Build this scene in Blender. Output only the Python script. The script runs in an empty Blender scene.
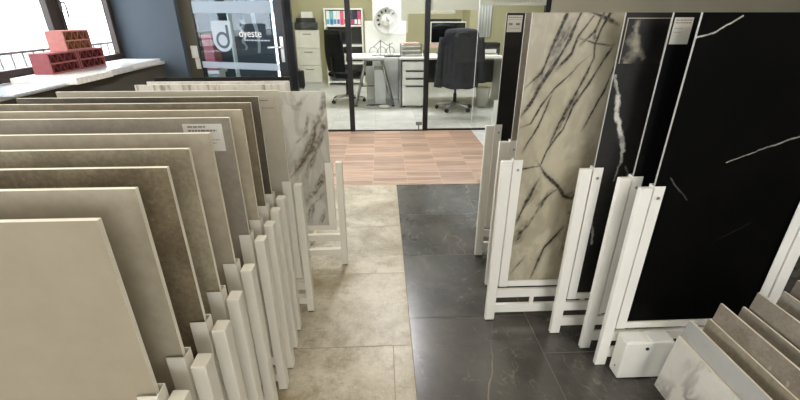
import bpy, bmesh, math, random
from mathutils import Vector, Matrix
random.seed(7)
S = bpy.context.scene
COL = S.collection
R = math.radians

def lin(r, g, b):
    def f(v):
        v /= 255.0
        return v/12.92 if v <= .04045 else ((v+.055)/1.055)**2.4
    return (f(r), f(g), f(b), 1.0)

# ------------------------------------------------------------------ camera
CAM_H, PITCH, YAW, FPX = 1.43, R(24.4), R(2.54), 410.0
cd = bpy.data.cameras.new('camera')
cam = bpy.data.objects.new('camera', cd)
COL.objects.link(cam)
cam.location = (0, 0, CAM_H)
cam.rotation_euler = (math.pi/2-PITCH, 0, -YAW)
cd.sensor_width = 36.0
cd.lens = 36.0*FPX/800.0
cd.clip_start = .02
cd.clip_end = 300
S.camera = cam

# ------------------------------------------------------------------ world, lamps, exposure
S.view_settings.view_transform = 'Standard'
S.view_settings.look = 'None'
S.view_settings.exposure = 0.0
S.view_settings.gamma = 1.0
S.view_settings.use_curve_mapping = False
w = bpy.data.worlds.new('sky')
S.world = w
w.use_nodes = True
wn = w.node_tree
bg = wn.nodes['Background']
bg.inputs['Color'].default_value = (.90, .93, 1.0, 1)
bg.inputs['Strength'].default_value = 9.5

def area(name, loc, rot, sx, sy, power, col, spread=180):
    l = bpy.data.lights.new(name, 'AREA')
    l.shape = 'RECTANGLE'; l.size = sx; l.size_y = sy
    l.energy = power; l.color = col; l.spread = R(spread)
    o = bpy.data.objects.new(name, l)
    o.location = loc; o.rotation_euler = rot
    COL.objects.link(o)
    return o
# ceiling lamps of the showroom and the office (all above the frame)
WARM = (1.0, .92, .81)
NEUT = (.97, .98, 1.0)
area('showroom_lamp', (-1.1, 1.2, 2.66), (0, 0, 0), .3, 1.6, 19, WARM)
area('showroom_lamp', (.1, 4.4, 2.66), (0, 0, 0), .3, 1.4, 62, (1.0, .985, .99))
area('showroom_lamp', (1.5, -1.2, 2.66), (0, 0, 0), .3, 1.6, 36, WARM)  # lamp added behind the camera to fill between the left slabs
area('office_lamp', (-.6, 7.6, 2.66), (0, 0, 0), 1.2, .6, 62, NEUT)
area('office_lamp', (1.4, 7.2, 2.66), (0, 0, 0), 1.2, .6, 58, NEUT)
# daylight portals in the window openings
def portal(loc, rot, sx, sy):
    o = area('window_portal', loc, rot, sx, sy, 1, (1, 1, 1))
    o.data.cycles.is_portal = True

# ------------------------------------------------------------------ materials
def nt(name):
    m = bpy.data.materials.new(name); m.use_nodes = True
    t = m.node_tree
    return m, t, t.nodes['Principled BSDF']
def plain(name, col, rough=.5, spec=.5, metal=0.0, var=.06, scale=6.0, bump=0.0):
    """plain colour with a slight procedural variation"""
    m, t, b = nt(name)
    c = lin(*col)
    n = t.nodes.new('ShaderNodeTexNoise'); n.inputs['Scale'].default_value = scale; n.inputs['Detail'].default_value = 4
    tc = t.nodes.new('ShaderNodeTexCoord'); t.links.new(tc.outputs['Object'], n.inputs['Vector'])
    r = t.nodes.new('ShaderNodeValToRGB')
    r.color_ramp.elements[0].position = .3; r.color_ramp.elements[1].position = .7
    r.color_ramp.elements[0].color = (*[x*(1-var) for x in c[:3]], 1)
    r.color_ramp.elements[1].color = (*[min(1, x*(1+var)) for x in c[:3]], 1)
    t.links.new(n.outputs['Fac'], r.inputs['Fac'])
    t.links.new(r.outputs['Color'], b.inputs['Base Color'])
    b.inputs['Roughness'].default_value = rough
    b.inputs['Specular IOR Level'].default_value = spec
    b.inputs['Metallic'].default_value = metal
    if bump:
        bm_ = t.nodes.new('ShaderNodeBump'); bm_.inputs['Strength'].default_value = bump; bm_.inputs['Distance'].default_value = .003
        n2 = t.nodes.new('ShaderNodeTexNoise'); n2.inputs['Scale'].default_value = 180
        t.links.new(tc.outputs['Object'], n2.inputs['Vector'])
        t.links.new(n2.outputs['Fac'], bm_.inputs['Height']); t.links.new(bm_.outputs['Normal'], b.inputs['Normal'])
    return m
class G:
    """small node-building helper"""
    def __init__(s, t): s.t = t
    def n(s, typ, **k):
        nd = s.t.nodes.new(typ)
        for a, v in k.items(): setattr(nd, a, v)
        return nd
    def set(s, sock, v):
        if hasattr(v, 'is_output'): s.t.links.new(v, sock)
        else: sock.default_value = v
    def math(s, op, a, b=None, clamp=False):
        nd = s.n('ShaderNodeMath', operation=op); nd.use_clamp = clamp
        s.set(nd.inputs[0], a)
        if b is not None: s.set(nd.inputs[1], b)
        return nd.outputs[0]
    def vec(s, op, a, b=None, scale=None):
        nd = s.n('ShaderNodeVectorMath', operation=op)
        s.set(nd.inputs[0], a)
        if b is not None: s.set(nd.inputs[1], b)
        if scale is not None: s.set(nd.inputs['Scale'], scale)
        return nd.outputs['Value'] if op in ('DOT_PRODUCT', 'DISTANCE', 'LENGTH') else nd.outputs['Vector']
    def noise(s, v, scale, detail=4, rough=.5, col=False, dist=0.0):
        nd = s.n('ShaderNodeTexNoise'); s.set(nd.inputs['Vector'], v)
        nd.inputs['Scale'].default_value = scale; nd.inputs['Detail'].default_value = detail
        nd.inputs['Roughness'].default_value = rough; nd.inputs['Distortion'].default_value = dist
        return nd.outputs['Color'] if col else nd.outputs['Fac']
    def rng(s, v, a, b, c=0.0, d=1.0):
        nd = s.n('ShaderNodeMapRange'); nd.interpolation_type = 'SMOOTHSTEP'
        s.set(nd.inputs['Value'], v)
        for k, x in zip(('From Min', 'From Max', 'To Min', 'To Max'), (a, b, c, d)): nd.inputs[k].default_value = x
        return nd.outputs['Result']
    def mix(s, f, a, b):
        nd = s.n('ShaderNodeMix', data_type='RGBA')
        s.set(nd.inputs[0], f); s.set(nd.inputs[6], a); s.set(nd.inputs[7], b)
        return nd.outputs[2]
def stone(name, c1, c2, scale=4.0, detail=8, rough=.45, spec=.4, seed=0.0, fine=.12, spots=None,
          veins=(), vein_col=(0, 0, 0), warp=.03, wscale=7.0, ridge=None, contrast=(.35, .65), vein_str=1.0, stretch=(1, 1, 1)):
    m, t, b = nt(name); g = G(t)
    tc = g.n('ShaderNodeTexCoord').outputs['Object']
    P = g.vec('ADD', tc, (seed*3.1, seed*1.7, seed*2.3))
    Ps = g.vec('MULTIPLY', P, stretch)
    f = g.rng(g.noise(Ps, scale, detail, .6), *contrast)
    col = g.mix(f, lin(*c1), lin(*c2))
    if fine:
        f2 = g.rng(g.noise(Ps, scale*14, 3, .7), .3, .7, 1-fine, 1+fine)
        mm = g.n('ShaderNodeVectorMath', operation='SCALE'); g.set(mm.inputs[0], col); g.set(mm.inputs['Scale'], f2)
        col = mm.outputs['Vector']
    if spots:
        sc_, lo, hi, pc, st = spots
        f3 = g.math('MULTIPLY', g.rng(g.noise(Ps, sc_, 6, .7), lo, hi), st)
        col = g.mix(f3, col, lin(*pc))
    if ridge:                       # soft natural veining: a ridged noise, (scale, width, colour, strength)
        for rs, rw, rc, rstr in ridge:
            q = g.noise(Ps, rs, 5, .55, dist=.6)
            d = g.math('ABSOLUTE', g.math('SUBTRACT', q, .5))
            mk = g.rng(d, 0, rw, 1, 0)
            md = g.rng(g.noise(P, rs*.9, 2), .4, .62)
            col = g.mix(g.math('MULTIPLY', g.math('MULTIPLY', mk, md), rstr), col, lin(*rc))
    if veins:                       # drawn veins: segments (ax, az, bx, bz, half width, strength)
        wv = g.vec('SUBTRACT', g.noise(P, wscale, 5, .65, col=True), (.5, .5, .5))
        Q = g.vec('MULTIPLY', g.vec('ADD', tc, g.vec('SCALE', wv, scale=warp*2)), (1, 0, 1))
        acc = None
        wm = g.rng(g.noise(P, 16, 4, .7), .3, .65, .45, 1.35)
        for ax, az, bx, bz, hw, st in veins:
            ba = Vector((bx-ax, 0, bz-az)); L2 = ba.length_squared
            pa = g.vec('SUBTRACT', Q, (ax, 0, az))
            h = g.math('MULTIPLY', g.vec('DOT_PRODUCT', pa, tuple(ba)), 1/L2, True)
            d = g.vec('DISTANCE', pa, g.vec('SCALE', tuple(ba), scale=h))
            mk = g.math('MULTIPLY', g.rng(d, hw*.25, hw*1.3, 1, 0), st)
            acc = mk if acc is None else g.math('MAXIMUM', acc, mk)
        col = g.mix(g.math('MULTIPLY', g.math('MULTIPLY', acc, wm), vein_str, True), col, lin(*vein_col))
    t.links.new(col, b.inputs['Base Color'])
    b.inputs['Roughness'].default_value = rough
    b.inputs['Specular IOR Level'].default_value = spec
    return m
def glass(name, tint=(1, 1, 1), f0=.06, rough=.0):
    m = bpy.data.materials.new(name); m.use_nodes = True
    t = m.node_tree; t.nodes.clear(); g = G(t)
    tr = g.n('ShaderNodeBsdfTransparent'); tr.inputs['Color'].default_value = (*tint, 1)
    gl = g.n('ShaderNodeBsdfGlossy'); gl.inputs['Roughness'].default_value = rough
    fr = g.n('ShaderNodeFresnel'); fr.inputs['IOR'].default_value = 1.35
    mx = g.n('ShaderNodeMixShader')
    g.set(mx.inputs[0], g.math('ADD', g.math('MULTIPLY', fr.outputs[0], .3), f0, True))
    t.links.new(tr.outputs[0], mx.inputs[1]); t.links.new(gl.outputs[0], mx.inputs[2])
    o = g.n('ShaderNodeOutputMaterial'); t.links.new(mx.outputs[0], o.inputs[0])
    return m
def film(name, col, alpha):
    m = bpy.data.materials.new(name); m.use_nodes = True
    t = m.node_tree; t.nodes.clear(); g = G(t)
    tr = g.n('ShaderNodeBsdfTransparent')
    df = g.n('ShaderNodeBsdfDiffuse'); df.inputs['Color'].default_value = lin(*col)
    tl = g.n('ShaderNodeBsdfTranslucent'); tl.inputs['Color'].default_value = lin(*col)
    a = g.n('ShaderNodeMixShader'); a.inputs[0].default_value = .5
    t.links.new(df.outputs[0], a.inputs[1]); t.links.new(tl.outputs[0], a.inputs[2])
    mx = g.n('ShaderNodeMixShader'); mx.inputs[0].default_value = alpha
    t.links.new(tr.outputs[0], mx.inputs[1]); t.links.new(a.outputs[0], mx.inputs[2])
    o = g.n('ShaderNodeOutputMaterial'); t.links.new(mx.outputs[0], o.inputs[0])
    return m

M = {}
M['white_metal'] = plain('white_metal', (238, 234, 223), .38, .5, var=.03)
M['white_metal_warm_shade'] = plain('white_metal_warm_shade', (222, 215, 198), .38, .5, var=.03)  # same white metal with the left side's warmer, dimmer light put in
M['black_rubber'] = plain('black_rubber', (28, 27, 26), .7)
M['screw'] = plain('screw_steel', (170, 168, 160), .3, metal=.8)
M['raw_edge'] = plain('raw_tile_edge', (228, 220, 198), .6, .3)
M['grey_edge'] = plain('grey_tile_edge', (176, 173, 164), .6, .3)
M['black_metal'] = plain('black_metal', (16, 15, 15), .45)
M['brown_frame'] = plain('brown_window_frame', (58, 48, 44), .5)
M['wall_daylit'] = plain('daylight_tinted_wall', (84, 94, 103), .75, .3, scale=2)  # olive-grey wall with the window's bluish daylight put into its colour
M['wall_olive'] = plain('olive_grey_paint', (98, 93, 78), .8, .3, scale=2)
M['wall_parapet'] = plain('dark_taupe_paint', (86, 82, 72), .8, .3, scale=2)
M['wall_dark'] = plain('dark_grey_paint', (112, 109, 98), .8, .3, scale=1.5)
M['wall_light'] = plain('light_grey_paint', (170, 162, 140), .8, .3, scale=1.5)
M['wall_yellow'] = plain('pale_yellow_paint', (184, 178, 142), .85, .3, scale=1)
M['ceiling'] = plain('white_ceiling', (225, 223, 214), .9, .2)
M['sill'] = plain('white_sill', (225, 224, 220), .35, .5)
M['white_plastic'] = plain('white_plastic', (232, 229, 218), .4)
M['white_board'] = plain('white_board', (238, 238, 234), .5)
M['cream_metal'] = plain('cream_cabinet_metal', (238, 235, 224), .4)
M['white_lam'] = plain('white_laminate', (236, 235, 228), .4)
M['chrome'] = plain('chrome', (222, 222, 222), .3, metal=.75)
M['grey_steel'] = plain('grey_steel', (150, 150, 148), .35, metal=.6)
M['dark_grey'] = plain('dark_grey', (62, 63, 64), .5)
M['black_fabric'] = plain('black_fabric', (26, 27, 30), .85, .2, var=.15, scale=20)
M['jacket'] = plain('charcoal_jacket', (58, 59, 64), .85, .2, var=.2, scale=14)
M['screen'] = plain('dark_screen', (10, 11, 13), .15, .5)
M['paper'] = plain('white_paper', (235, 233, 226), .7)
M['pinkish'] = plain('rose_aluminium', (222, 188, 170), .4)
M['glass'] = glass('clear_glass', (.97, .985, .975), .015)
M['window_glass'] = glass('window_glass', (.97, .98, .98), .02)
M['door_glass'] = glass('door_glass', (.74, .82, .88), .03)
M['frost'] = film('frosted_film', (225, 235, 245), .62)
M['frost_grey'] = film('grey_frosted_film', (205, 205, 192), .8)
M['logo_white'] = film('logo_film', (235, 242, 248), .72)
M['logo_dark'] = plain('logo_dark_film', (70, 84, 96), .5)
M['ink'] = plain('grey_print', (104, 99, 92), .7)
M['sticker'] = plain('label_paper', (206, 200, 188), .6, .3)
M['sticker_beige'] = plain('beige_label_paper', (172, 162, 142), .6, .3)
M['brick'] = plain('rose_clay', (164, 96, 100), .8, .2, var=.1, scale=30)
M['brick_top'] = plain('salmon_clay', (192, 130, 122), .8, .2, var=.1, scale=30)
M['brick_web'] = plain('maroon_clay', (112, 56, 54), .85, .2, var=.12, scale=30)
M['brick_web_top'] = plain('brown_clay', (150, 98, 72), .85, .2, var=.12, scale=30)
M['brick_shade'] = plain('clay_hollow_shade', (66, 28, 26), .9, .2)
M['outside'] = plain('outside_paving', (200, 198, 190), .9, .2, scale=.5)
M['fence'] = plain('grey_railing', (112, 112, 110), .5)
M['lobby_wall'] = plain('lobby_grey_paint', (112, 122, 130), .8, .3)

# ------------------------------------------------------------------ mesh helpers
class MB:
    def __init__(s): s.b = bmesh.new(); s.mi = 0
    def _tag(s, fs):
        for f in fs: f.material_index = s.mi
    def box(s, x0, x1, y0, y1, z0, z1, m=None):
        vs = [s.b.verts.new(p) for p in ((x0,y0,z0),(x1,y0,z0),(x1,y1,z0),(x0,y1,z0),(x0,y0,z1),(x1,y0,z1),(x1,y1,z1),(x0,y1,z1))]
        if m is not None:
            for v in vs: v.co = m @ v.co
        fs = [s.b.faces.new([vs[i] for i in q]) for q in ((3,2,1,0),(4,5,6,7),(0,1,5,4),(1,2,6,5),(2,3,7,6),(3,0,4,7))]
        s._tag(fs); return fs
    def tube(s, pts, r, n=10, r2=None):
        pts = [Vector(p) for p in pts]; rings = []
        N = len(pts)
        for i, p in enumerate(pts):
            d = (pts[min(i+1, N-1)]-pts[max(i-1, 0)]).normalized()
            a = d.orthogonal().normalized() if i == 0 else (rings_a - d*rings_a.dot(d)).normalized()
            rings_a = a
            c = d.cross(a)
            rr = r if r2 is None else r+(r2-r)*i/(N-1)
            rings.append([s.b.verts.new(p+(a*math.cos(2*math.pi*k/n)+c*math.sin(2*math.pi*k/n))*rr) for k in range(n)])
        fs = []
        for i in range(N-1):
            for k in range(n):
                fs.append(s.b.faces.new([rings[i][k], rings[i][(k+1) % n], rings[i+1][(k+1) % n], rings[i+1][k]]))
        fs.append(s.b.faces.new(rings[0][::-1])); fs.append(s.b.faces.new(rings[-1]))
        for f in fs: f.smooth = len(f.verts) == 4
        s._tag(fs)
    def lathe(s, prof, n=24, c=(0, 0, 0), m=None, caps=True):
        rings = []
        for r, z in prof:
            ring = []
            for k in range(n):
                v = Vector((c[0]+r*math.cos(2*math.pi*k/n), c[1]+r*math.sin(2*math.pi*k/n), c[2]+z))
                ring.append(s.b.verts.new(m @ v if m is not None else v))
            rings.append(ring)
        fs = []
        for i in range(len(rings)-1):
            for k in range(n):
                f = s.b.faces.new([rings[i][k], rings[i][(k+1) % n], rings[i+1][(k+1) % n], rings[i+1][k]]); f.smooth = True; fs.append(f)
        if caps:
            fs.append(s.b.faces.new(rings[0][::-1])); fs.append(s.b.faces.new(rings[-1]))
        s._tag(fs)
    def prism(s, poly, h0, h1, m=None):
        """poly in xy, extruded along z"""
        a = [s.b.verts.new((p[0], p[1], h0)) for p in poly]; b = [s.b.verts.new((p[0], p[1], h1)) for p in poly]
        n = len(poly)
        fs = [s.b.faces.new(a[::-1]), s.b.faces.new(b)]
        for i in range(n): fs.append(s.b.faces.new([a[i], a[(i+1) % n], b[(i+1) % n], b[i]]))
        if m is not None:
            for v in a+b: v.co = m @ v.co
        s._tag(fs)
    def grid(s, rows, smooth=True):
        vs = [[s.b.verts.new(p) for p in r] for r in rows]; fs = []
        for i in range(len(vs)-1):
            for k in range(len(vs[0])-1):
                f = s.b.faces.new([vs[i][k], vs[i][k+1], vs[i+1][k+1], vs[i+1][k]]); f.smooth = smooth; fs.append(f)
        s._tag(fs)
    def build(s, name, mats, parent=None, loc=None, bevel=0, seg=2, solid=0, sub=0):
        bmesh.ops.recalc_face_normals(s.b, faces=s.b.faces[:])
        me = bpy.data.meshes.new(name); s.b.to_mesh(me); s.b.free()
        if not isinstance(mats, (list, tuple)): mats = [mats]
        for m in mats: me.materials.append(m)
        o = bpy.data.objects.new(name, me); COL.objects.link(o)
        if parent is not None: o.parent = parent
        if loc is not None: o.location = loc
        if solid:
            q = o.modifiers.new('solid', 'SOLIDIFY'); q.thickness = solid; q.offset = 0
        if bevel:
            q = o.modifiers.new('bevel', 'BEVEL'); q.width = bevel; q.segments = seg; q.limit_method = 'ANGLE'; q.angle_limit = R(40)
        if sub:
            q = o.modifiers.new('sub', 'SUBSURF'); q.levels = sub; q.render_levels = sub
        return o
def bx(*a, m=None):
    b = MB(); b.box(*a, m=m); return b
def boxes(*l):
    b = MB()
    for a in l: b.box(*a)
    return b
def tag(o, label, cat, group=None):
    o['label'] = label; o['category'] = cat
    if group: o['group'] = group
    return o
def thing(name, label, cat, loc=(0, 0, 0), rz=0.0, group=None):
    o = bpy.data.objects.new(name, None); COL.objects.link(o)
    o.empty_display_size = .1
    o.location = loc; o.rotation_euler = (0, 0, rz)
    return tag(o, label, cat, group)
def struct(o, label=None):
    o['kind'] = 'structure'
    if label: o['label'] = label
    return o
def text_mesh(name, body, size, depth, mat, parent=None):
    cu = bpy.data.curves.new(name, 'FONT'); cu.body = body; cu.size = size; cu.extrude = depth; cu.align_x = 'CENTER'; cu.align_y = 'CENTER'
    t = bpy.data.objects.new('tmp', cu); COL.objects.link(t)
    dg = bpy.context.evaluated_depsgraph_get(); dg.update()
    me = bpy.data.meshes.new_from_object(t.evaluated_get(dg))
    bpy.data.objects.remove(t); bpy.data.curves.remove(cu)
    me.materials.clear(); me.materials.append(mat)
    o = bpy.data.objects.new(name, me); COL.objects.link(o)
    if parent: o.parent = parent
    return o

# ================================================================== SETTING
# ---- floors made of individual tiles with grout between (one mesh per floor field)
def tile_mat(name, kind):
    m, t, b = nt(name); g = G(t)
    tc = g.n('ShaderNodeTexCoord').outputs['Object']
    at = g.n('ShaderNodeAttribute'); at.attribute_name = 'tile_id'
    off = g.vec('SCALE', (37.0, 91.0, 53.0), scale=at.outputs['Fac'])
    P = g.vec('ADD', tc, off)
    if kind == 'light':
        f = g.rng(g.noise(P, 2.6, 9, .65, dist=.5), .32, .68)
        col = g.mix(f, lin(146, 131, 100), lin(204, 194, 170))
        f2 = g.rng(g.noise(P, 9, 10, .86), .46, .66)
        col = g.mix(g.math('MULTIPLY', f2, .7), col, lin(128, 110, 76))
        f3 = g.rng(g.noise(P, 60, 4, .8), .5, .7)
        col = g.mix(g.math('MULTIPLY', f3, .3), col, lin(224, 214, 190))
        b.inputs['Roughness'].default_value = .36
    elif kind == 'dark':
        f = g.rng(g.noise(P, 2.2, 9, .65, dist=.4), .3, .7)
        col = g.mix(f, lin(50, 48, 45), lin(88, 84, 78))
        f2 = g.rng(g.noise(P, 26, 7, .85), .54, .72)
        col = g.mix(g.math('MULTIPLY', f2, .4), col, lin(124, 119, 108))
        for sc_, wd, st, cc in ((1.7, .006, .5, (158, 146, 120)), (3.6, .008, .35, (140, 136, 126)), (9.5, .014, .4, (130, 126, 116))):
            q = g.noise(g.vec('MULTIPLY', P, (1.0, .62, 1)), sc_, 4, .5, dist=.25)
            d = g.math('ABSOLUTE', g.math('SUBTRACT', q, .5))
            md = g.rng(g.noise(P, sc_*1.3, 2), .5, .62)
            col = g.mix(g.math('MULTIPLY', g.math('MULTIPLY', g.rng(d, 0, wd, 1, 0), md), st), col, lin(*cc))
        b.inputs['Roughness'].default_value = .24; b.inputs['Specular IOR Level'].default_value = .75
    elif kind == 'wood':
        # strips of wood in squares of alternating tone
        rnd = at.outputs['Fac']
        sx = g.vec('MULTIPLY', P, (1.3, 30.0, 1))
        f = g.noise(sx, 2.2, 6, .6)
        col = g.mix(g.rng(f, .3, .7), lin(148, 118, 97), lin(186, 157, 134))
        sep = g.n('ShaderNodeSeparateXYZ'); g.set(sep.inputs[0], tc)
        st = g.math('FLOOR', g.math('MULTIPLY', sep.outputs['Y'], 15.0))
        wn_ = g.n('ShaderNodeTexWhiteNoise', noise_dimensions='2D')
        cb = g.n('ShaderNodeCombineXYZ'); g.set(cb.inputs[0], st); g.set(cb.inputs[1], g.math('MULTIPLY', rnd, 91.7))
        g.set(wn_.inputs['Vector'], cb.outputs[0])
        sc2 = g.n('ShaderNodeVectorMath', operation='SCALE'); g.set(sc2.inputs[0], col)
        g.set(sc2.inputs['Scale'], g.rng(wn_.outputs['Value'], 0, 1, .78, 1.2)); col = sc2.outputs['Vector']
        b.inputs['Roughness'].default_value = .42
    else:
        f = g.rng(g.noise(P, 5, 8, .7), .3, .7)
        col = g.mix(f, lin(190, 189, 183), lin(214, 213, 207))
        f2 = g.rng(g.noise(P, 60, 4, .7), .55, .7)
        col = g.mix(g.math('MULTIPLY', f2, .3), col, lin(150, 146, 134))
        b.inputs['Roughness'].default_value = .4
    sc3 = g.n('ShaderNodeVectorMath', operation='SCALE'); g.set(sc3.inputs[0], col)
    g.set(sc3.inputs['Scale'], g.rng(at.outputs['Fac'], 0, 1, .94, 1.06))
    t.links.new(sc3.outputs['Vector'], b.inputs['Base Color'])
    return m
def tile_floor(name, rects, kind, grout, gap=.003, base=None):
    b = MB(); ids = []
    for (x0, x1, y0, y1) in rects:
        g_ = gap/2
        b.b.faces.new([b.b.verts.new(p) for p in ((x0+g_, y0+g_, 0), (x1-g_, y0+g_, 0), (x1-g_, y1-g_, 0), (x0+g_, y1-g_, 0))])
        ids.append(random.random())
    n = len(ids)
    b.mi = 1
    X0, X1, Y0, Y1 = base
    f = b.b.faces.new([b.b.verts.new(p) for p in ((X0, Y0, -.0015), (X1, Y0, -.0015), (X1, Y1, -.0015), (X0, Y1, -.0015))]); f.material_index = 1
    o = b.build(name, [tile_mat(name+'_tile', kind), plain(name+'_grout', grout, .9, .1)])
    a = o.data.attributes.new('tile_id', 'FLOAT', 'FACE')
    for i in range(n): a.data[i].value = ids[i]
    return struct(o)
XL, XR, YB, YP = -2.62, 5.5, -3.0, 5.41
BD, YW = .122, 3.49       # light/dark border and start of the wood-look field
# light field, rows 0.6 m
rects = []
ys = [1.483+.6*k for k in range(-8, 4)]
for i, y0 in enumerate(ys):
    y1 = min(y0+.6, YW)
    if y1 - y0 < .02: continue
    k = round((y0-1.483)/.6)
    x1 = BD
    first = .6 if k >= 0 else (.088 if k == -1 else .35)
    if k == 2: first = .6
    while x1 > XL:
        x0 = max(XL, x1-first); rects.append((x0, x1, y0, y1)); x1 = x0; first = .6
tile_floor('floor_light', rects, 'light', (150, 140, 118), .004, (XL, BD, YB, YW))
rects = []
for c in range(0, 10):
    x0 = BD+.606*c; x1 = min(x0+.606, XR)
    if x1 <= x0: continue
    yo = 1.671 if c % 2 == 0 else 1.405
    y0 = yo-.6*8
    while y0 < YW:
        y1 = y0+.6
        if y1 > YB: rects.append((x0, x1, max(y0, YB), min(y1, YW)))
        y0 = y1
tile_floor('floor_dark', rects, 'dark', (118, 113, 102), .0035, (BD, XR, YB, YW))
rects = []
WX1 = 1.2
c = -12
while True:
    x0 = -.095+.325*c; x1 = x0+.325
    if x0 >= WX1: break
    if x1 > XL:
        y0 = YW
        while y0 < YP-.005:
            y1 = min(y0+.325, YP)
            rects.append((max(x0, XL), min(x1, WX1), y0, y1)); y0 = y1
    c += 1
tile_floor('floor_wood', rects, 'wood', (204, 176, 152), .004, (XL, WX1, YW, YP))
rects = []
for i in range(8):
    for j in range(4):
        x0 = WX1+.6*i; y0 = YW+.6*j
        if x0 < XR and y0 < YP: rects.append((x0, min(x0+.6, XR), y0, min(y0+.6, YP)))
tile_floor('floor_white', rects, 'office', (170, 166, 154), .003, (WX1, XR, YW, YP))
rects = []
for i in range(15):
    for j in range(8):
        x0 = -3.1+.6*i; y0 = YP+.6*j
        if x0 < XR and y0 < 9.7: rects.append((x0, min(x0+.6, XR), y0, min(y0+.6, 9.7)))
tile_floor('floor_office', rects, 'office', (176, 172, 160), .003, (-3.1, XR, YP, 9.7))
gr = bx(-40, -3.16, -30, 40, -.3, -.2).build('floor_outside', M['outside']); struct(gr)

# ---- shell
ZC = 2.7
struct(bx(-3.2, XR+.1, YB-.1, 9.8, ZC, ZC+.1).build('ceiling', M['ceiling']))
# window wall: parapet, recess reveal, lintel
struct(bx(-3.15, XL, YB, 5.3, -.02, .885).build('wall_left', M['wall_parapet']))
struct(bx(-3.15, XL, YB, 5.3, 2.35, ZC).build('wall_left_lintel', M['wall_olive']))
struct(bx(-3.15, -2.35, 5.3, 5.46, 0, ZC).build('wall_pillar', M['wall_daylit']))
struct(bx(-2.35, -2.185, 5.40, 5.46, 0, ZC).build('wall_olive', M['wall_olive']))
struct(boxes((-3.2, XR, YB-.1, YB, 0, .8), (-3.2, XR, YB-.1, YB, 2.45, ZC), (-3.2, .2, YB-.1, YB, .8, 2.45), (2.4, XR, YB-.1, YB, .8, 2.45)).build('wall_back', M['ceiling']))
portal((1.3, YB-.09, 1.62), (math.pi/2, 0, math.pi), 2.2, 1.65)
o_ = boxes((.2, 2.4, YB-.08, YB-.03, .8, .87), (.2, 2.4, YB-.08, YB-.03, 2.38, 2.45), (.2, .27, YB-.08, YB-.03, .87, 2.38), (2.33, 2.4, YB-.08, YB-.03, .87, 2.38)).build('window_10', M['brown_frame']); struct(o_)  # unseen window added in the back wall as front fill light
bx(.27, 2.33, YB-.06, YB-.055, .87, 2.38).build('pane', M['window_glass'], o_)
struct(bx(XR, XR+.1, YB, 9.8, 0, ZC).build('wall_right', M['wall_dark']))
struct(bx(2.07, XR, 5.38, 5.46, 0, ZC).build('wall_grey', M['wall_light']))
struct(bx(-2.1, XR, 9.7, 9.8, 0, ZC).build('wall_office_back', M['wall_yellow']))
struct(bx(1.80, XR, 8.9, 9.7, 0, ZC).build('wall_office_side', M['wall_yellow']))
# slanted wall between lobby and office
a0, a1 = Vector((-1.12, 5.47)), Vector((-2.10, 9.7))
d = (a1-a0).normalized(); nrm = Vector((d.y, -d.x))
q = MB(); q.prism([a0, a1, a1-nrm*.08, a0-nrm*.08], 0, ZC); struct(q.build('wall_lobby_slanted', M['wall_yellow']))
struct(bx(-3.14, -1.98, 8.2, 8.3, 0, ZC).build('wall_lobby_back', M['lobby_wall']))
struct(boxes((-3.14, -3.04, 5.46, 8.2, 0, .8), (-3.14, -3.04, 5.46, 8.2, 2.3, ZC), (-3.14, -3.04, 5.46, 5.7, .8, 2.3), (-3.14, -3.04, 6.9, 8.2, .8, 2.3)).build('wall_lobby_left', M['lobby_wall']))
portal((-3.12, 6.3, 1.55), (0, -math.pi/2, 0), 1.5, 1.2)
# header above the glass front
struct(bx(-2.185, 2.07, 5.38, 5.46, 2.25, ZC).build('wall_header', M['ceiling']))

# ---- windows along the left wall
struct(bx(-3.05, -2.60, YB, 5.3, .885, .915).build('trim_sill', M['sill']))
def window(n, y0, y1):
    z0, z1 = .915, 2.35
    fr = MB(); x0, x1 = -3.12, -3.05
    t = .05
    for a in ((x0, x1, y0, y1, z0, z0+t), (x0, x1, y0, y1, z1-t, z1), (x0, x1, y0, y0+t, z0+t, z1-t), (x0, x1, y1-t, y1, z0+t, z1-t)): fr.box(*a)
    w_ = fr.build('window_%d' % n, M['brown_frame'], bevel=.006); struct(w_)
    sash = MB(); s0, s1 = y0+t, y1-t; u = .045
    for a in ((x0+.02, x1+.012, s0, s1, z0+t, z0+t+u), (x0+.02, x1+.012, s0, s1, z1-t-u, z1-t), (x0+.02, x1+.012, s0, s0+u, z0+t+u, z1-t-u), (x0+.02, x1+.012, s1-u, s1, z0+t+u, z1-t-u)): sash.box(*a)
    sash.build('sash', M['brown_frame'], w_, bevel=.004)
    g_ = bx(-3.09, -3.085, s0+u, s1-u, z0+t+u, z1-t-u).build('pane', M['window_glass'], w_)
    h = MB(); hy = s0+u/2
    h.box(x1+.012, x1+.024, hy-.014, hy+.014, 1.46, 1.55)
    h.tube([(x1+.02, hy, 1.53), (x1+.06, hy, 1.53), (x1+.066, hy, 1.50), (x1+.066, hy, 1.39)], .008)
    h.build('handle', M['grey_steel'], w_)
    portal((-3.13, (y0+y1)/2, (z0+z1)/2), (0, -math.pi/2, 0), z1-z0, y1-y0)
WY = [(4.375, 5.3), (3.45, 4.375), (2.5, 3.45), (1.2, 2.5), (-.1, 1.2), (-1.5, -.1), (-3.0, -1.5)]
for i, (a, b_) in enumerate(WY): window(i+1, a, b_)
# railing outside
rl = thing('railing', 'grey bar railing standing outside the window, behind the rose bricks', 'railing', (-3.75, 0, 0))
q = MB(); q.box(-.012, .012, -2, 9, 1.055, 1.08); q.build('top_rail', M['fence'], rl)
q = MB(); q.box(-.015, .015, -2, 9, .1, .13); q.build('bottom_rail', M['fence'], rl)
for k in range(74):
    y = -1.9+.147*k
    q = MB(); q.box(-.008, .008, y-.006, y+.006, -.2 if k % 12 == 0 else .12, 1.06); q.build('bar', M['fence'], rl)

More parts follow.
